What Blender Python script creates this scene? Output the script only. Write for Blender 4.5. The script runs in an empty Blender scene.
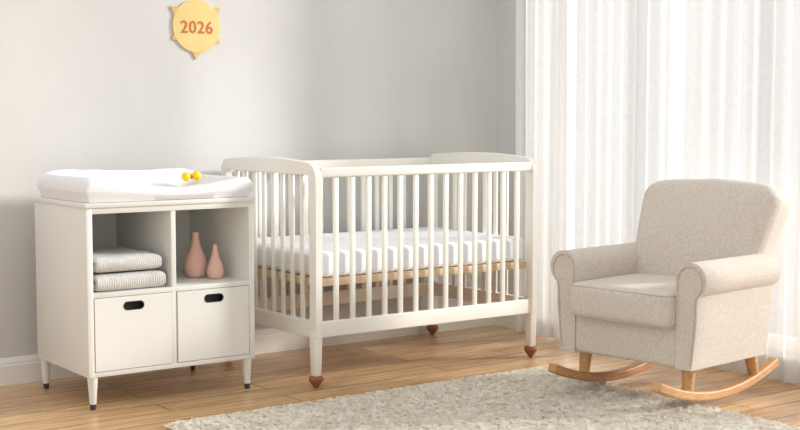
import bpy, bmesh, math, random
import numpy as np
from mathutils import Vector, Matrix, noise
random.seed(3); np.random.seed(3)
scene = bpy.context.scene
scene.view_settings.view_transform = 'Standard'
COL = scene.collection
D = math.radians

# ------------------------------------------------------------ materials
def lin(c):
    return tuple((v/255/12.92 if v/255 <= .04045 else ((v/255+.055)/1.055)**2.4) for v in c)

def mat(name, rgb, rough=.5, var=0.0, vscale=8, bump=0.0, bscale=60, rgb2=None, stretch=(1,1,1), sheen=0, detail=4):
    m = bpy.data.materials.new(name); m.use_nodes = True
    nt = m.node_tree; n = nt.nodes; l = nt.links
    b = n['Principled BSDF']; b.inputs['Roughness'].default_value = rough
    c = lin(rgb)
    tc = n.new('ShaderNodeTexCoord'); mp = n.new('ShaderNodeMapping')
    mp.inputs['Scale'].default_value = stretch
    l.new(tc.outputs['Object'], mp.inputs['Vector'])
    if rgb2 or var:
        nz = n.new('ShaderNodeTexNoise'); nz.inputs['Scale'].default_value = vscale; nz.inputs['Detail'].default_value = detail
        l.new(mp.outputs[0], nz.inputs['Vector'])
        r = n.new('ShaderNodeValToRGB')
        c2 = lin(rgb2) if rgb2 else tuple(x*(1-var) for x in c)
        r.color_ramp.elements[0].position = .35; r.color_ramp.elements[1].position = .65
        r.color_ramp.elements[0].color = (*c2, 1); r.color_ramp.elements[1].color = (*c, 1)
        l.new(nz.outputs['Fac'], r.inputs[0]); l.new(r.outputs[0], b.inputs['Base Color'])
    else:
        b.inputs['Base Color'].default_value = (*c, 1)
    if bump:
        nb = n.new('ShaderNodeTexNoise'); nb.inputs['Scale'].default_value = bscale; nb.inputs['Detail'].default_value = 3
        l.new(mp.outputs[0], nb.inputs['Vector'])
        bp = n.new('ShaderNodeBump'); bp.inputs['Strength'].default_value = bump; bp.inputs['Distance'].default_value = .004
        l.new(nb.outputs['Fac'], bp.inputs['Height']); l.new(bp.outputs[0], b.inputs['Normal'])
    if sheen:
        b.inputs['Sheen Weight'].default_value = sheen
    return m

M_sage = mat('painted_white_cabinet', (236,236,230), .45, var=.03, vscale=3)
M_crib = mat('painted_cream_wood', (244,241,232), .4, var=.03, vscale=3)
M_beech = mat('pale_beech', (224,202,170), .5, rgb2=(212,186,152), vscale=6, stretch=(1,8,8))
M_foot = mat('brown_wood_foot', (158,96,58), .4, var=.2, vscale=30)
M_black = mat('black_plastic', (22,22,24), .5)
M_grey = mat('grey_tip', (60,62,64), .4)
M_pad = mat('white_pad_cover', (237,237,239), .7, bump=.3, bscale=14, stretch=(1,1.6,1))
M_sheet = mat('white_sheet', (242,243,246), .85, rgb2=(235,237,242), vscale=60, bump=.25, bscale=9, stretch=(1,1,2))
def towel_mat():
    m = mat('grey_towel', (222,220,217), .95, rgb2=(212,210,207), vscale=60)
    nt = m.node_tree; n = nt.nodes; l = nt.links; b = n['Principled BSDF']
    w = n.new('ShaderNodeTexWave'); w.bands_direction = 'X'; w.inputs['Scale'].default_value = 34; w.inputs['Distortion'].default_value = 2.5
    w.inputs['Detail'].default_value = 3
    l.new(n['Texture Coordinate'].outputs['Object'], w.inputs['Vector'])
    mr = n.new('ShaderNodeMapRange'); mr.inputs['To Min'].default_value = .90; mr.inputs['To Max'].default_value = 1.0
    l.new(w.outputs['Fac'], mr.inputs['Value'])
    mx = n.new('ShaderNodeMix'); mx.data_type = 'RGBA'; mx.blend_type = 'MULTIPLY'; mx.inputs[0].default_value = 1
    src = b.inputs['Base Color'].links[0].from_socket
    l.new(src, mx.inputs[6]); l.new(mr.outputs[0], mx.inputs[7]); l.new(mx.outputs[2], b.inputs['Base Color'])
    bp = n.new('ShaderNodeBump'); bp.inputs['Strength'].default_value = .45; bp.inputs['Distance'].default_value = .003
    l.new(w.outputs['Fac'], bp.inputs['Height']); l.new(bp.outputs[0], b.inputs['Normal'])
    return m
M_towel = towel_mat()
M_pink = mat('pink_ceramic', (242,196,180), .6, rgb2=(236,187,170), vscale=9)
M_yel = mat('yellow_toy', (250,216,30), .4)
M_org = mat('orange_toy', (225,110,40), .4)
M_sign = mat('yellow_painted_wood', (230,207,142), .85, rgb2=(226,200,131), vscale=12)
M_ray = mat('golden_wood', (214,182,122), .7)
M_txt = mat('orange_red_paint', (198,106,60), .7)
M_base = mat('white_trim', (242,239,232), .4)
M_oak = mat('light_oak_leg', (212,168,118), .5, rgb2=(196,148,98), vscale=10, stretch=(12,2,12))
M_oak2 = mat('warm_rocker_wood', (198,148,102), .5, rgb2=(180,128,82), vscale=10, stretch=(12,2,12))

def fabric(name, c1, c2):
    m = mat(name, c1, .95, rgb2=c2, vscale=130, bump=.0, sheen=.2, detail=4)
    nt = m.node_tree; n = nt.nodes; l = nt.links; b = n['Principled BSDF']
    tc = n['Texture Coordinate']
    ws = []
    for d in ('X','Y','Z'):
        w = n.new('ShaderNodeTexWave'); w.bands_direction = d; w.inputs['Scale'].default_value = 100
        w.inputs['Distortion'].default_value = 1.2; w.inputs['Detail'].default_value = 2
        l.new(tc.outputs['Object'], w.inputs['Vector']); ws.append(w)
    a = n.new('ShaderNodeMath'); a.operation = 'ADD'; l.new(ws[0].outputs['Fac'], a.inputs[0]); l.new(ws[1].outputs['Fac'], a.inputs[1])
    a2 = n.new('ShaderNodeMath'); a2.operation = 'ADD'; l.new(a.outputs[0], a2.inputs[0]); l.new(ws[2].outputs['Fac'], a2.inputs[1])
    bp = n.new('ShaderNodeBump'); bp.inputs['Strength'].default_value = .22; bp.inputs['Distance'].default_value = .002
    l.new(a2.outputs[0], bp.inputs['Height']); l.new(bp.outputs[0], b.inputs['Normal'])
    return m
M_fab = fabric('linen_fabric', (222,212,200), (205,194,181))
M_pipe = fabric('linen_piping', (204,193,180), (194,183,170))
M_wall = mat('plaster_wall', (215,214,211), .85, rgb2=(207,206,203), vscale=1.8, bump=.15, bscale=30, stretch=(1.3,1.3,.6), detail=6)

def floor_mat():
    m = bpy.data.materials.new('oak_planks'); m.use_nodes = True
    nt = m.node_tree; n = nt.nodes; l = nt.links; b = n['Principled BSDF']
    tc = n.new('ShaderNodeTexCoord')
    br = n.new('ShaderNodeTexBrick'); br.inputs['Scale'].default_value = 1
    br.inputs['Brick Width'].default_value = 1.3; br.inputs['Row Height'].default_value = .14
    br.inputs['Mortar Size'].default_value = .0028; br.offset = .37; br.inputs['Bias'].default_value = 0
    br.inputs['Color1'].default_value = (*lin((230,196,152)),1); br.inputs['Color2'].default_value = (*lin((204,164,120)),1)
    br.inputs['Mortar'].default_value = (*lin((128,92,60)),1)
    l.new(tc.outputs['Object'], br.inputs['Vector'])
    mp = n.new('ShaderNodeMapping'); mp.inputs['Scale'].default_value = (1.2,14,1)
    l.new(tc.outputs['Object'], mp.inputs['Vector'])
    nz = n.new('ShaderNodeTexNoise'); nz.inputs['Scale'].default_value = 3; nz.inputs['Detail'].default_value = 8; nz.inputs['Distortion'].default_value = .8
    l.new(mp.outputs[0], nz.inputs['Vector'])
    r = n.new('ShaderNodeValToRGB'); r.color_ramp.elements[0].position = .32; r.color_ramp.elements[1].position = .66
    r.color_ramp.elements[0].color = (.70,.61,.52,1); r.color_ramp.elements[1].color = (1.04,1.03,1.01,1)
    l.new(nz.outputs['Fac'], r.inputs[0])
    mx = n.new('ShaderNodeMix'); mx.data_type = 'RGBA'; mx.blend_type = 'MULTIPLY'; mx.inputs[0].default_value = 1
    l.new(br.outputs['Color'], mx.inputs[6]); l.new(r.outputs[0], mx.inputs[7]); l.new(mx.outputs[2], b.inputs['Base Color'])
    b.inputs['Roughness'].default_value = .27
    bp = n.new('ShaderNodeBump'); bp.inputs['Strength'].default_value = .1; bp.inputs['Distance'].default_value = .002
    l.new(nz.outputs['Fac'], bp.inputs['Height']); l.new(bp.outputs[0], b.inputs['Normal'])
    return m
M_floor = floor_mat()

def cloth_mat(name, rgb, trans, transl):
    m = bpy.data.materials.new(name); m.use_nodes = True
    nt = m.node_tree; n = nt.nodes; l = nt.links
    n.remove(n['Principled BSDF']); out = n['Material Output']
    c = (*lin(rgb), 1)
    df = n.new('ShaderNodeBsdfDiffuse'); df.inputs['Color'].default_value = c
    tl = n.new('ShaderNodeBsdfTranslucent'); tl.inputs['Color'].default_value = c
    tp = n.new('ShaderNodeBsdfTransparent')
    m1 = n.new('ShaderNodeMixShader'); m1.inputs[0].default_value = transl
    m2 = n.new('ShaderNodeMixShader'); m2.inputs[0].default_value = trans
    l.new(df.outputs[0], m1.inputs[1]); l.new(tl.outputs[0], m1.inputs[2])
    l.new(m1.outputs[0], m2.inputs[1]); l.new(tp.outputs[0], m2.inputs[2])
    tc = n.new('ShaderNodeTexCoord'); nz = n.new('ShaderNodeTexNoise'); nz.inputs['Scale'].default_value = 40
    mr = n.new('ShaderNodeMapRange'); mr.inputs['To Min'].default_value = trans-.06; mr.inputs['To Max'].default_value = trans+.06
    l.new(tc.outputs['Object'], nz.inputs['Vector']); l.new(nz.outputs['Fac'], mr.inputs['Value']); l.new(mr.outputs[0], m2.inputs[0])
    l.new(m2.outputs[0], out.inputs['Surface'])
    return m
M_sheer = cloth_mat('sheer_voile', (230,230,229), .30, .12)
M_drape = cloth_mat('white_drape', (238,238,237), .04, .10)

def glass_mat():
    m = bpy.data.materials.new('window_glass'); m.use_nodes = True
    nt = m.node_tree; n = nt.nodes; l = nt.links
    n.remove(n['Principled BSDF'])
    tp = n.new('ShaderNodeBsdfTransparent'); gl = n.new('ShaderNodeBsdfGlossy'); gl.inputs['Roughness'].default_value = .05
    mx = n.new('ShaderNodeMixShader'); mx.inputs[0].default_value = .04
    l.new(tp.outputs[0], mx.inputs[1]); l.new(gl.outputs[0], mx.inputs[2]); l.new(mx.outputs[0], n['Material Output'].inputs['Surface'])
    return m
M_glass = glass_mat()

# ------------------------------------------------------------ helpers
def obj_from_bm(name, bm, m, parent=None, loc=(0,0,0), rot=(0,0,0), smooth=35, bevel=0, bseg=3):
    bmesh.ops.recalc_face_normals(bm, faces=bm.faces)
    me = bpy.data.meshes.new(name); bm.to_mesh(me); bm.free()
    for p in me.polygons: p.use_smooth = True
    try: me.set_sharp_from_angle(angle=D(smooth))
    except Exception: pass
    me.materials.append(m)
    o = bpy.data.objects.new(name, me); COL.objects.link(o)
    o.location = loc; o.rotation_euler = rot
    if parent: o.parent = parent
    if bevel:
        b = o.modifiers.new('bevel','BEVEL'); b.width = bevel; b.segments = bseg; b.limit_method = 'ANGLE'; b.angle_limit = D(35)
    return o

def empty(name, loc, label, cat, rotz=0, group=None):
    e = bpy.data.objects.new(name, None); COL.objects.link(e)
    e.empty_display_size = .1; e.location = loc; e.rotation_euler = (0,0,rotz)
    e['label'] = label; e['category'] = cat
    if group: e['group'] = group
    return e

def tag(o, label, cat, group=None):
    o['label'] = label; o['category'] = cat
    if group: o['group'] = group

def addbox(bm, x0,x1,y0,y1,z0,z1, bev=0, seg=2):
    r = bmesh.ops.create_cube(bm, size=1)
    vs = r['verts']
    for v in vs:
        v.co = Vector(((x0+x1)/2+v.co.x*(x1-x0), (y0+y1)/2+v.co.y*(y1-y0), (z0+z1)/2+v.co.z*(z1-z0)))
    if bev:
        es = list({e for v in vs for e in v.link_edges})
        bmesh.ops.bevel(bm, geom=es, offset=bev, segments=seg, profile=.5, affect='EDGES')

def addcone(bm, p0, p1, r0, r1, seg=20, caps=True):
    p0, p1 = Vector(p0), Vector(p1); d = p1-p0
    q = d.to_track_quat('Z','Y').to_matrix().to_4x4()
    mtx = Matrix.Translation((p0+p1)/2) @ q
    bmesh.ops.create_cone(bm, cap_ends=caps, segments=seg, radius1=r0, radius2=r1, depth=d.length, matrix=mtx)

def lathe(profile, seg=40):
    bm = bmesh.new(); rings = []
    for r, z in profile:
        if r < 1e-5: rings.append([bm.verts.new((0,0,z))])
        else: rings.append([bm.verts.new((r*math.cos(2*math.pi*i/seg), r*math.sin(2*math.pi*i/seg), z)) for i in range(seg)])
    for a, b in zip(rings, rings[1:]):
        for i in range(seg):
            j = (i+1) % seg
            if len(a) == 1 and len(b) == 1: continue
            if len(a) == 1: bm.faces.new((a[0], b[i], b[j]))
            elif len(b) == 1: bm.faces.new((a[i], a[j], b[0]))
            else: bm.faces.new((a[i], a[j], b[j], b[i]))
    return bm

def cushion(hx, hy, hz, r, puff=(0,0,0), n=22, fn=None, wr=0, ws=8):
    bm = bmesh.new(); bmesh.ops.create_cube(bm, size=2)
    bmesh.ops.subdivide_edges(bm, edges=bm.edges[:], cuts=n, use_grid_fill=True)
    H = (hx,hy,hz)
    for v in bm.verts:
        u = [math.sin(max(-1,min(1,c))*math.pi/2) for c in v.co]
        p = Vector([u[i]*H[i] for i in range(3)])
        rr = [min(r, H[i]*.999) for i in range(3)]
        q = Vector([max(-(H[i]-rr[i]), min(H[i]-rr[i], p[i])) for i in range(3)])
        dd = p-q
        if dd.length > 1e-9:
            dn = dd.normalized(); p = q + Vector([dn[i]*rr[i] for i in range(3)])
        pp = p.copy()
        for i in range(3):
            j, k = (i+1)%3, (i+2)%3
            if abs(u[i]) > .5:
                p[i] += math.copysign(puff[i],u[i])*(1-(pp[j]/H[j])**2)*(1-(pp[k]/H[k])**2)*abs(u[i])
        if wr:
            p += noise.noise_vector(pp*ws)*wr
        if fn: p = fn(p)
        v.co = p
    return bm

def outline_solid(outer, holes, thick, plane='yz'):
    """flat outline with holes, extruded thick, centred on the plane"""
    bm = bmesh.new(); edges = []
    def P(a, b):
        return (-thick/2, a, b) if plane == 'yz' else (a, -thick/2, b)
    for lp in [outer]+holes:
        vs = [bm.verts.new(P(*p)) for p in lp]
        for i in range(len(vs)):
            edges.append(bm.edges.new((vs[i], vs[(i+1)%len(vs)])))
    bmesh.ops.triangle_fill(bm, use_beauty=True, use_dissolve=False, edges=edges)
    r = bmesh.ops.extrude_face_region(bm, geom=bm.faces[:])
    vv = [g for g in r['geom'] if isinstance(g, bmesh.types.BMVert)]
    bmesh.ops.translate(bm, verts=vv, vec=(thick,0,0) if plane == 'yz' else (0,thick,0))
    return bm

def arc(cx, cy, r, a0, a1, n=8):
    return [(cx+r*math.cos(D(a0+(a1-a0)*i/n)), cy+r*math.sin(D(a0+(a1-a0)*i/n))) for i in range(n+1)]

def rrect(x0,x1,z0,z1,r,n=6):
    return arc(x1-r,z0+r,r,-90,0,n)+arc(x1-r,z1-r,r,0,90,n)+arc(x0+r,z1-r,r,90,180,n)+arc(x0+r,z0+r,r,180,270,n)

def sweep(path, w, h, m, name, parent, axis=Vector((1,0,0)), **k):
    bm = bmesh.new(); rings = []
    for i, p in enumerate(path):
        a = Vector(path[max(0,i-1)]); b = Vector(path[min(len(path)-1,i+1)])
        t = (b-a).normalized(); nrm = axis.cross(t).normalized(); p = Vector(p)
        rings.append([bm.verts.new(p+axis*w/2*sx+nrm*h/2*sy) for sx, sy in ((-1,-1),(1,-1),(1,1),(-1,1))])
    for a, b in zip(rings, rings[1:]):
        for i in range(4): bm.faces.new((a[i],a[(i+1)%4],b[(i+1)%4],b[i]))
    bm.faces.new(rings[0]); bm.faces.new(rings[-1][::-1])
    return obj_from_bm(name, bm, m, parent, **k)

def tube(bm, path, r, closed=False, seg=8):
    n = len(path); rings = []
    for i, p in enumerate(path):
        p = Vector(p)
        a = Vector(path[(i-1)%n] if closed or i > 0 else path[i]); b = Vector(path[(i+1)%n] if closed or i < n-1 else path[i])
        q = (b-a).normalized().to_track_quat('Z','Y')
        rings.append([bm.verts.new(p+q@Vector((r*math.cos(2*math.pi*k/seg), r*math.sin(2*math.pi*k/seg), 0))) for k in range(seg)])
    m = n if closed else n-1
    for i in range(m):
        a, b = rings[i], rings[(i+1)%n]
        best = min(range(seg), key=lambda s: sum((a[k].co-b[(k+s)%seg].co).length for k in range(seg)))
        for k in range(seg):
            try: bm.faces.new((a[k], a[(k+1)%seg], b[(k+1+best)%seg], b[(k+best)%seg]))
            except Exception: pass

def structure(o): o['kind'] = 'structure'; return o

# ------------------------------------------------------------ room
XR = 4.40; HT = 2.95
bm = bmesh.new(); addbox(bm, -2.6, XR+.2, -7, .1, -.1, 0); structure(obj_from_bm('floor', bm, M_floor))
bm = bmesh.new(); addbox(bm, -2.6, XR+.2, 0, .1, 0, HT); structure(obj_from_bm('wall_back', bm, M_wall))
WY0, WY1, WZ0, WZ1 = -3.3, -.38, .10, 2.75
bm = bmesh.new()
addbox(bm, XR, XR+.2, WY1, 0, 0, HT); addbox(bm, XR, XR+.2, -7, WY0, 0, HT)
addbox(bm, XR, XR+.2, WY0, WY1, 0, WZ0); addbox(bm, XR, XR+.2, WY0, WY1, WZ1, HT)
structure(obj_from_bm('wall_right', bm, M_wall))
bm = bmesh.new()
fx0, fx1 = XR+.11, XR+.16
addbox(bm, fx0, fx1, WY0, WY1, WZ0, WZ0+.06, .004); addbox(bm, fx0, fx1, WY0, WY1, WZ1-.06, WZ1, .004)
for i in range(5):
    y = WY0+(WY1-WY0)*i/4; y = min(max(y, WY0+.02), WY1-.02)
    addbox(bm, fx0, fx1, y-.024, y+.024, WZ0+.06, WZ1-.06, .004)
w = structure(obj_from_bm('window_1', bm, M_base))
bm = bmesh.new(); addbox(bm, XR+.132, XR+.138, WY0+.03, WY1-.03, WZ0+.03, WZ1-.03)
g = obj_from_bm('glass_pane', bm, M_glass, w)
def baseboard(name, along, a0, a1):
    bm = bmesh.new()
    prof = [(0,0),(-.018,0),(-.018,.078),(-.014,.084),(-.014,.092),(-.010,.098),(-.005,.108),(0,.110)]
    r = []
    for t in (a0, a1):
        r.append([bm.verts.new((t, p[0], p[1]) if along == 'x' else (XR+p[0], t, p[1])) for p in prof])
    n = len(prof)
    for i in range(n): bm.faces.new((r[0][i], r[0][(i+1)%n], r[1][(i+1)%n], r[1][i]))
    bm.faces.new(r[0]); bm.faces.new(r[1][::-1])
    structure(obj_from_bm(name, bm, M_base, smooth=20))
baseboard('baseboard_back', 'x', -2.6, XR)
baseboard('baseboard_right', 'y', -.56, -.018)

# ------------------------------------------------------------ curtains
def curtain(name, y0, y1, xb, amp, wl, m, label, z0=.012, z1=2.83, seed=0, irr=1.0):
    ny = int(abs(y1-y0)/wl*20); nz = 14
    bm = bmesh.new(); g = []
    for i in range(ny+1):
        t = i/ny; y = y0+(y1-y0)*t; row = []
        ph = 2*math.pi*(y/wl)+irr*(2.0*math.sin(y*3.7+seed)+1.0*math.sin(y*8.9+seed))
        for k in range(nz+1):
            s = k/nz; z = z0+(z1-z0)*s
            a = amp*(.75+.7*noise.noise(Vector((y*4, s*.6, seed))))*(1.1-.3*s)
            x = xb+a*math.sin(ph+.6*noise.noise(Vector((y*2,s*2,seed+5))))+.22*a*math.sin(2.3*ph+seed)
            row.append(bm.verts.new((x, y+.2*a*math.cos(ph), z)))
        g.append(row)
    for i in range(ny):
        for k in range(nz): bm.faces.new((g[i][k], g[i+1][k], g[i+1][k+1], g[i][k+1]))
    o = obj_from_bm(name, bm, m, smooth=180)
    tag(o, label, 'curtain')
    return o
curtain('sheer_curtain', -.580, -3.6, XR-.034, .020, .088, M_sheer, 'floor-length sheer white voile curtain over the window', seed=2, irr=1.3)
curtain('curtain', -.27, -.605, XR-.090, .024, .070, M_drape, 'gathered opaque white curtain beside the sheer one', seed=7, irr=.6)
e = empty('curtain_rod', (XR-.052, -1.75, 2.85), 'slim white metal curtain rod above the window', 'curtain rod')
bm = bmesh.new(); addcone(bm, (0,-1.9,0), (0,1.65,0), .011, .011); obj_from_bm('rod', bm, M_base, e)
for yy in (-1.6, 0, 1.5):
    bm = bmesh.new(); addbox(bm, .0, .052, yy-.012, yy+.012, -.008, .008, .003); obj_from_bm('bracket', bm, M_base, e)

# ------------------------------------------------------------ changing table
CT = empty('changing_table', (2.2165, -.410, 0), 'white wooden changing table with two open cubbies and two drawers', 'changing table')
hw, hd, zb, zs, zt = .352, .262, .125, .44, .775
T = .018
bm = bmesh.new()
addbox(bm, -hw, -hw+T+.006, -hd, hd, zb, zt-T, .0015); addbox(bm, hw-T-.006, hw, -hd, hd, zb, zt-T, .0015)
addbox(bm, -hw+.02, hw-.02, -hd+.001, hd-.002, zb, zb+T, .001)
addbox(bm, -hw+.02, hw-.02, -hd+.001, hd-.002, zs-T, zs, .001)
addbox(bm, -hw+.02, hw-.02, -hd+.001, hd-.002, zt-T-.022, zt-T, .001)
addbox(bm, -.010, .010, -hd+.0025, hd-.01, zs-.002, zt-T-.02, .001)
addbox(bm, -.010, .010, -hd+.0025, hd-.01, zb+T-.002, zs-T+.002, .001)
addbox(bm, -hw+.02, hw-.02, hd-.012, hd-.003, zb+.001, zt-T-.001, 0)
obj_from_bm('body', bm, M_sage, CT)
bm = bmesh.new(); addbox(bm, -hw-.006, hw+.006, -hd-.006, hd, zt-T, zt, .003); obj_from_bm('top_panel', bm, M_sage, CT)
for sx in (-1, 1):
    for sy in (-1, 1):
        bm = bmesh.new(); addcone(bm, (0,0,.022), (0,0,zb), .0125, .020, 24)
        lg = obj_from_bm('leg', bm, M_sage, CT, loc=(sx*(hw-.024), sy*(hd-.024), 0))
        bm = bmesh.new(); addcone(bm, (0,0,.0), (0,0,.022), .010, .0127, 24)
        obj_from_bm('leg_tip', bm, M_grey, lg, bevel=.002)['label'] = 'dark grey leg tip'
for cx in (-.169, .169):
    w2 = .1565; x0, x1, z0, z1 = -w2, w2, zb+T+.002, zs-T-.002
    hz = z1-.036
    slot = rrect(-.040, .040, hz-.0145, hz+.0145, .0144, 8)
    bm = outline_solid([(x0,z0),(x1,z0),(x1,z1),(x0,z1)], [slot], .016, 'xz')
    dr = obj_from_bm('drawer', bm, M_sage, CT, loc=(cx, -hd+.0065, 0), bevel=.0015, bseg=2)
    ring = rrect(-.042, .042, hz-.0165, hz+.0165, .0164, 8); ins = rrect(-.038, .038, hz-.0125, hz+.0125, .0124, 8)
    bm = outline_solid(ring, [ins], .019, 'xz')
    bm2 = outline_solid(ring, [], .004, 'xz')
    for v in bm2.verts: v.co.y += .012
    tmp = bpy.data.meshes.new('t'); bm2.to_mesh(tmp); bm2.free(); bm.from_mesh(tmp)
    h = obj_from_bm('handle', bm, M_black, dr); h['label'] = 'black oval recessed handle'
    bm = bmesh.new(); addbox(bm, x0+.004, x1-.004, .02, .4, z0+.006, z1-.03, .002)
    obj_from_bm('drawer_box', bm, M_sage, dr)

# changing pad
def pad():
    nx, ny = 90, 70; W, Dp = .366, .266
    bm = bmesh.new(); top = {}; bot = {}
    for i in range(nx+1):
        for j in range(ny+1):
            u = math.sin((i/nx*2-1)*math.pi/2); v = math.sin((j/ny*2-1)*math.pi/2)
            e = max(0, 1-abs(u)**8)**.5*max(0, 1-abs(v)**6)**.5
            saddle = min(1, abs(u-.12)**1.4*1.2)
            rim = (.044+.078*saddle)*abs(v)**1.9 if v < 0 else (.134+.02*saddle)*abs(v)**2.4
            left = .122*max(0,-u)**2.6
            right = .104*max(0,u)**4
            h = .020+(rim**4+left**4+right**4)**.25
            h += .005*noise.noise(Vector((u*5, v*3, 1)))
            cr = 1-.04*(abs(u)*abs(v))**4
            z = h*(.25+.75*e)
            x = u*W*cr; y = v*Dp*cr
            top[i,j] = bm.verts.new((x, y, z))
            bot[i,j] = bm.verts.new((x*.955, y*.955, 0))
    for i in range(nx):
        for j in range(ny):
            bm.faces.new((top[i,j],top[i+1,j],top[i+1,j+1],top[i,j+1]))
            bm.faces.new((bot[i,j],bot[i,j+1],bot[i+1,j+1],bot[i+1,j]))
    for i in range(nx):
        bm.faces.new((top[i,0],bot[i,0],bot[i+1,0],top[i+1,0])); bm.faces.new((top[i,ny],top[i+1,ny],bot[i+1,ny],bot[i,ny]))
    for j in range(ny):
        bm.faces.new((top[0,j],top[0,j+1],bot[0,j+1],bot[0,j])); bm.faces.new((top[nx,j],bot[nx,j],bot[nx,j+1],top[nx,j+1]))
    return bm
p = obj_from_bm('changing_pad', pad(), M_pad, loc=(2.2225, -.412, zt+.0015), smooth=60)
tag(p, 'white contoured changing pad on top of the changing table', 'changing pad')

toy = empty('baby_toy', (2.452, -.36, zt+.052), 'small yellow toy with round balls lying on the changing pad', 'toy')
for px, py, pz, r in ((-.024,.0,.020,.019),(.022,-.004,.023,.020),(.002,.016,.02,.012)):
    bm = bmesh.new(); bmesh.ops.create_icosphere(bm, subdivisions=3, radius=r); obj_from_bm('ball', bm, M_yel, toy, loc=(px,py,pz), smooth=180)
bm = bmesh.new(); addcone(bm, (-.022,0,.018), (.02,-.004,.019), .007, .007); obj_from_bm('connector', bm, M_org, toy)

def towel(name, loc, w, d, layers, t, label, seed, rot=0):
    cl = []
    for i in range(layers):
        z = (i+.5)*t; ys = np.linspace(d/2-t/2, -d/2+t/2, 14)
        if i % 2: ys = ys[::-1]
        cl += [(y, z) for y in ys]
        if i < layers-1:
            s = -1 if i % 2 == 0 else 1
            yc = ys[-1]
            for a in range(1, 8):
                th = -math.pi/2+math.pi*a/8
                cl.append((yc+s*math.cos(th)*t*.5, z+t*.5+math.sin(th)*t*.5))
    L, R = [], []
    for i, pnt in enumerate(cl):
        a = Vector(cl[max(0,i-1)]); b = Vector(cl[min(len(cl)-1,i+1)]); tt = (b-a).normalized(); nn = Vector((-tt.y, tt.x))*t*.47
        L.append((pnt[0]+nn.x, pnt[1]+nn.y)); R.append((pnt[0]-nn.x, pnt[1]-nn.y))
    prof = L+R[::-1]; n = len(prof); nx = 24
    bm = bmesh.new(); rings = []
    for k in range(nx+1):
        u = math.sin((k/nx*2-1)*math.pi/2); ring = []
        edge = (1-abs(u)**14)**.5
        for (y, z) in prof:
            lay = min(layers-1, max(0, int(z/t))); zc = (lay+.5)*t
            zz = zc+(z-zc)*(.5+.5*edge)
            x = u*w/2 + .003*noise.noise(Vector((y*12, zc*60, seed)))
            nz = .007*noise.noise(Vector((x*9, y*8, seed)))*(z/(layers*t))
            ring.append(bm.verts.new((x, y+.006*noise.noise(Vector((x*9, zc*80, seed+3))), max(0,zz+nz))))
        rings.append(ring)
    for a, b in zip(rings, rings[1:]):
        for i in range(n): bm.faces.new((a[i],a[(i+1)%n],b[(i+1)%n],b[i]))
    m = len(L)
    for ring in (rings[0], rings[-1]):
        for i in range(m-1):
            bm.faces.new((ring[i], ring[i+1], ring[n-2-i], ring[n-1-i]))
    o = obj_from_bm(name, bm, M_towel, loc=loc, rot=(0,0,rot), smooth=70)
    tag(o, label, 'towel', 'folded towels in the cubby')
    return o
towel('folded_towel', (2.045,-.49,zs+.001), .275, .33, 2, .0325, 'folded light grey towel, lower one of the stack', 1)
towel('folded_towel.001', (2.038,-.493,zs+.0710), .262, .315, 2, .031, 'folded light grey towel, upper one of the stack', 5, .015)

def vase(name, loc, H, R, label):
    pts = [(0,0),(.60,0),(.70,.012),(.88,.07),(.98,.16),(1.0,.25),(.94,.36),(.77,.48),(.57,.59),(.42,.70),(.33,.80),(.28,.90),(.27,.97),(.29,1.0),(.23,.995),(.19,.96),(.17,.85),(.18,.7),(0,.66)]
    o = obj_from_bm(name, lathe([(a*R, b*H) for a, b in pts], 44), M_pink, loc=loc, smooth=80)
    s = o.modifiers.new('sub','SUBSURF'); s.levels = 1; s.render_levels = 2
    tag(o, label, 'vase', 'pink vases in the cubby')
vase('vase', (2.423,-.450,zs+.001), .184, .047, 'tall pink ceramic bottle vase in the open cubby')
vase('vase.001', (2.466,-.535,zs+.001), .138, .034, 'small pink ceramic bottle vase beside the tall one')

# ------------------------------------------------------------ crib
CB = empty('crib', (3.348, -.442, 0), 'cream-white wooden baby crib with slatted sides and brown feet', 'crib')
hx, hy = .577, .368
HW = hy+.026
zr0, zr1, zarch = .205, .27, .915
def end_panel(sx):
    r = .062
    outer = [(-HW, zr0)] + [(HW, zr0)] + arc(HW-r, zarch-r-.006, r, 0, 85, 10)
    for i in range(1, 16):
        t = i/16; y = (HW-r)*(1-2*t); outer.append((y, zarch-.005+.014*math.sin(math.pi*t)))
    outer += arc(-HW+r, zarch-r-.006, r, 95, 180, 10)
    inner = rrect(-HW+.048, HW-.048, zr1, zarch-.055, .022, 5)
    bm = outline_solid(outer, [inner], .032, 'yz')
    ns = 8
    for i in range(ns):
        y = (-HW+.048)+(2*HW-.096)*(i+1)/(ns+1)
        addbox(bm, -.007, .007, y-.011, y+.011, zr1-.01, zarch-.05, .003)
    obj_from_bm('end_panel', bm, M_crib, CB, loc=(sx*hx,0,0), bevel=.004, bseg=2)
for sx in (-1,1): end_panel(sx)
def side(sy, name):
    bm = bmesh.new(); L = hx-.014
    addbox(bm, -L, L, -.014, .014, .850, .890, .007, 3)
    addbox(bm, -L, L, -.012, .012, zr0, zr1, .005, 3)
    n = 13
    for i in range(n):
        x = -L+2*L*(i+1)/(n+1)
        addbox(bm, x-.0115, x+.0115, -.007, .007, zr1-.01, .855, .004)
    obj_from_bm(name, bm, M_crib, CB, loc=(0, sy*(hy+.005), 0))
side(-1, 'side_rail'); side(1, 'side_rail')
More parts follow.
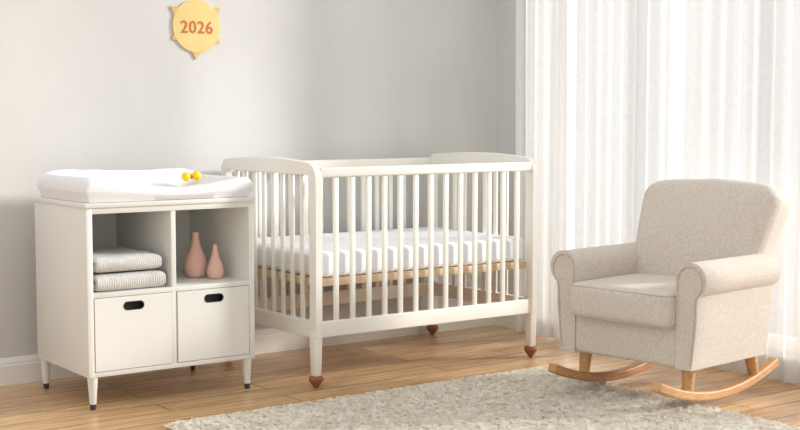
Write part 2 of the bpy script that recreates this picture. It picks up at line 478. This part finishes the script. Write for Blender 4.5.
for sx in (-1,1):
    for sy in (-1,1):
        bm = bmesh.new()
        addbox(bm, -.019, .019, -.024, .024, .050, zr0+.03, .005)
        for v in bm.verts:
            k = max(0, (zr0-v.co.z)/zr0); v.co.x *= 1-.25*k; v.co.y *= 1-.35*k
        lg = obj_from_bm('leg', bm, M_crib, CB, loc=(sx*hx, sy*hy, 0))
        bm = lathe([(0,0),(.006,0),(.011,.006),(.022,.020),(.030,.034),(.030,.042),(.024,.050),(.0,.053)], 28)
        f = obj_from_bm('foot', bm, M_foot, lg, smooth=60); f['label'] = 'brown turned wooden foot'
bm = bmesh.new()
mz = .408
addbox(bm, -hx+.018, hx-.018, -hy+.014, -hy+.036, mz, mz+.032, .003); addbox(bm, -hx+.018, hx-.018, hy-.036, hy-.014, mz, mz+.032, .003)
addbox(bm, -hx+.018, -hx+.04, -hy+.03, hy-.03, mz, mz+.032, .003); addbox(bm, hx-.04, hx-.018, -hy+.03, hy-.03, mz, mz+.032, .003)
for i in range(11):
    x = (-hx+.06)+(2*hx-.12)*i/10
    addbox(bm, x-.03, x+.03, -hy+.03, hy-.03, mz+.016, mz+.030, .002)
ms = obj_from_bm('mattress_support', bm, M_beech, CB); ms['label'] = 'natural beech slatted mattress base'
o = obj_from_bm('crib_mattress', cushion(hx-.022, hy-.016, .054, .022, (0,0,.001), n=40), M_sheet, loc=(3.348,-.442,mz+.033+.0545), smooth=180)
tag(o, 'white crib mattress with a patterned fitted sheet', 'mattress')

# ------------------------------------------------------------ wall sign
SG = empty('wall_sign', (2.667, -.001, 1.490), 'yellow sun-shaped wooden wall sign reading 2026', 'wall sign')
bm = bmesh.new(); addcone(bm, (0,-.007,0), (0,0,0), .116, .116, 72); obj_from_bm('disc', bm, M_sign, SG, bevel=.001)
for a, hwid, ln in ((36,.032,.034),(147,.034,.036),(207,.024,.020),(268,.032,.032),(329,.024,.020)):
    ca, sa = math.cos(D(a)), math.sin(D(a))
    pts = []
    for rr, tt in ((.108,-hwid),(.1175,-hwid*.6),(.115+ln,0),(.1175,hwid*.6),(.108,hwid)):
        pts.append((rr*ca-tt*sa, rr*sa+tt*ca))
    bm = outline_solid(pts, [], .005, 'xz')
    obj_from_bm('ray', bm, M_ray, SG, loc=(0,-.0035,0), bevel=.001)['label'] = 'small golden pointed ray'
cu = bpy.data.curves.new('year_text','FONT'); cu.body = '2026'; cu.size = .075; cu.extrude = .0006; cu.offset = .0008
cu.align_x = 'CENTER'; cu.align_y = 'CENTER'; cu.space_character = 1.08
to = bpy.data.objects.new('tmp_text', cu); COL.objects.link(to)
bpy.context.view_layer.update()
me = bpy.data.meshes.new_from_object(to.evaluated_get(bpy.context.evaluated_depsgraph_get()))
bpy.data.objects.remove(to)
me.materials.clear(); me.materials.append(M_txt)
tx = bpy.data.objects.new('lettering', me); COL.objects.link(tx); tx.parent = SG
tx.location = (0,-.0080,-.008); tx.rotation_euler = (math.pi/2,0,0); tx['label'] = 'orange-red numerals 2026'

# ------------------------------------------------------------ rug
RX0, RX1, RY0, RY1 = 1.975, 3.75, -2.7, -1.06
def rug():
    nx, ny = 90, 80
    V = []; F = []
    for j in range(ny+1):
        for i in range(nx+1):
            x = RX0+(RX1-RX0)*i/nx; y = RY0+(RY1-RY0)*j/ny
            V.append((x, y, .009+.002*noise.noise(Vector((x*14,y*14,0)))))
    for j in range(ny):
        for i in range(nx):
            a = j*(nx+1)+i; F.append((a,a+1,a+nx+2,a+nx+1))
    V = np.array(V)
    C = 20000; K = 12; N = C*K
    cx = np.random.uniform(RX0-.002,RX1+.002,C); cy = np.random.uniform(RY0-.002,RY1+.002,C)
    cla = np.random.uniform(0, 2*np.pi, C)
    ch = np.array([noise.noise(Vector((x*16,y*16,3))) for x, y in zip(cx,cy)])*.0035+np.random.normal(0,.0013,C)
    bx = np.repeat(cx,K)+np.random.normal(0,.0037,N); by = np.repeat(cy,K)+np.random.normal(0,.0037,N)
    la = np.repeat(cla,K)+np.random.normal(0,.45,N)
    hgt = np.clip(.0160+np.repeat(ch,K)+np.random.normal(0,.0010,N), .011, .024)
    lean = np.random.uniform(.010,.018,N); wd = np.random.uniform(.0008,.0015,N)
    dx, dy = -np.sin(la)*wd, np.cos(la)*wd
    lx, ly = np.cos(la)*lean, np.sin(la)*lean
    z0 = np.full(N,.006)
    p = np.empty((N,5,3))
    p[:,0] = np.stack([bx-dx,by-dy,z0],1); p[:,1] = np.stack([bx+dx,by+dy,z0],1)
    p[:,2] = np.stack([bx+dx+lx*.35,by+dy+ly*.35,hgt*.88],1); p[:,3] = np.stack([bx-dx+lx*.35,by-dy+ly*.35,hgt*.88],1)
    p[:,4] = np.stack([bx+lx,by+ly,hgt*.97],1)
    base = len(V); allv = np.vstack([V, p.reshape(-1,3)])
    idx = base+np.arange(N)*5
    me = bpy.data.meshes.new('rug')
    q = np.array(F); quads = np.vstack([q, np.stack([idx,idx+1,idx+2,idx+3],1)]); tris = np.stack([idx+3,idx+2,idx+4],1)
    me.vertices.add(len(allv)); me.vertices.foreach_set('co', allv.ravel())
    nl = quads.size+tris.size; me.loops.add(nl); me.loops.foreach_set('vertex_index', np.concatenate([quads.ravel(), tris.ravel()]).astype(np.int32))
    npoly = len(quads)+len(tris); me.polygons.add(npoly)
    ls = np.concatenate([np.arange(len(quads))*4, quads.size+np.arange(len(tris))*3]).astype(np.int32)
    me.polygons.foreach_set('loop_start', ls)
    me.update(calc_edges=True); me.validate()
    return me
def rug_mat():
    m = mat('cream_shag_wool', (255,253,246), 1, rgb2=(248,242,231), vscale=18, detail=6)
    nt = m.node_tree; n = nt.nodes; l = nt.links; b = n['Principled BSDF']
    tl = n.new('ShaderNodeBsdfTranslucent'); mx = n.new('ShaderNodeMixShader'); mx.inputs[0].default_value = .45
    src = b.inputs['Base Color'].links[0].from_socket
    b.inputs['Specular IOR Level'].default_value = .1
    l.new(src, tl.inputs['Color']); l.new(b.outputs[0], mx.inputs[1]); l.new(tl.outputs[0], mx.inputs[2])
    l.new(mx.outputs[0], n['Material Output'].inputs['Surface'])
    return m
me = rug(); me.materials.append(rug_mat())
ro = bpy.data.objects.new('rug', me); COL.objects.link(ro); tag(ro, 'cream mottled shaggy wool rug on the wood floor', 'rug')

# ------------------------------------------------------------ rocking armchair
RC = empty('rocking_chair', (3.860, -1.692, .0165), 'beige linen upholstered armchair on wooden rockers', 'rocking chair', rotz=D(-83))
yf, yb = -.285, .22
def arm(s):
    prof = [(.238,.150),(.308,.150),(.320,.25),(.328,.33),(.329,.40)] + arc(.300,.482,.066,-58,180,26) + [(.235,.44),(.236,.40)]
    prof = [(s*a, b) for a, b in prof]
    bm = outline_solid(prof, [], yb-yf, 'xz')
    o = obj_from_bm('armrest', bm, M_fab, RC, loc=(0,(yf+yb)/2,0), bevel=.026, bseg=6, smooth=60)
    cx, cz = s*.283, .36
    path = [Vector((a+(cx-a)*.20, yf-.001, b+(cz-b)*.075)) for a, b in prof]
    pm = bmesh.new(); tube(pm, path[1:], .0030)
    obj_from_bm('piping', pm, M_pipe, o, loc=(0,-(yf+yb)/2,0), smooth=180)
for s in (-1,1): arm(s)
obj_from_bm('seat_base', cushion(.242, .287, .080, .016, (0,.006,0), n=20), M_fab, RC, loc=(0,.005,.230), smooth=180)
sc = obj_from_bm('seat_cushion', cushion(.236, .248, .068, .028, (.0,.008,.010), n=28, wr=.0015, ws=9), M_fab, RC, loc=(0,-.083,.364), smooth=180)
pm = bmesh.new()
for zz in (-.054, .056):
    ring = []
    for a, b in rrect(-.2325,.2325,-.2445,.2445,.028,6): ring.append(Vector((a, b, zz)))
    tube(pm, ring, .0032, closed=True)
obj_from_bm('piping', pm, M_pipe, sc, smooth=180)
def backfn(p):
    k = (p.z+.28)/.56
    x0 = p.x
    p.x *= .86+.18*min(1,max(0,k)*1.2)
    if p.z > 0:
        p.x *= 1-.06*(p.z/.25)**6
        p.z -= .018*(abs(x0)/.31)**5*(p.z/.25)**2
    p.y += .03*k*abs(k)
    p.y -= .016*(abs(x0)/.31)**4
    p.z += .018*(1-(x0/.34)**2)*k
    return p
bk = obj_from_bm('backrest', cushion(.312, .088, .250, .064, (.004,.040,.0), n=34, fn=backfn, wr=.002, ws=8), M_fab, RC, loc=(0,.252,.568), rot=(D(-20),0,0), smooth=180)
pm = bmesh.new()
for yy in (-.064, .064):
    path = []
    A, B = .296, .233
    for a, b in [(-A,-.22),(-A,-.1),(-A,.05)]+arc(-A+.05,B-.05,.05,180,90,8)+[(-.19,B),(-.13,B),(-.065,B),(0,B),(.065,B),(.13,B),(.19,B)]+arc(A-.05,B-.05,.05,90,0,8)+[(A,.05),(A,-.1),(A,-.22)]:
        path.append(backfn(Vector((a, yy, b))))
    tube(pm, path, .0032)
obj_from_bm('piping', pm, M_pipe, bk, smooth=180)
obj_from_bm('back_frame', cushion(.284, .04, .12, .02, n=14), M_fab, RC, loc=(0,.235,.270), rot=(D(-6),0,0), smooth=180)
Rr = 1.06
for s in (-1,1):
    path = []
    for i in range(33):
        a = -.400+.775*i/32
        path.append((s*.245, Rr*math.sin(a), .019+Rr*(1-math.cos(a))))
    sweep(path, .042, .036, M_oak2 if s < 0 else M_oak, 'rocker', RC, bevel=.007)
    for y, dy in ((-.20,-.015),(.20,.04)):
        yb2 = y+dy; zz = .019+Rr-math.sqrt(Rr*Rr-yb2*yb2)+.008
        bm = bmesh.new(); addcone(bm, (s*.245, yb2, zz), (s*.245, y, .17), .020, .028, 24)
        obj_from_bm('leg', bm, M_oak, RC)

# ------------------------------------------------------------ light
W = bpy.data.worlds.new('world'); scene.world = W; W.use_nodes = True
bg = W.node_tree.nodes['Background']; bg.inputs[0].default_value = (.995,.995,1,1); bg.inputs[1].default_value = .90
sl = bpy.data.lights.new('sun','SUN'); sl.energy = 14; sl.angle = D(8); sl.color = (1,.97,.93)
so = bpy.data.objects.new('sun', sl); COL.objects.link(so)
so.rotation_euler = Vector((-.84,.42,-.30)).to_track_quat('-Z','Y').to_euler()

# ------------------------------------------------------------ camera
cam = bpy.data.cameras.new('camera'); cam.lens = 58.5; cam.sensor_width = 36
co = bpy.data.objects.new('camera', cam); COL.objects.link(co)
co.location = (0,-5.2,1.1); co.rotation_euler = (D(90-4.4), 0, D(-36))
scene.camera = co
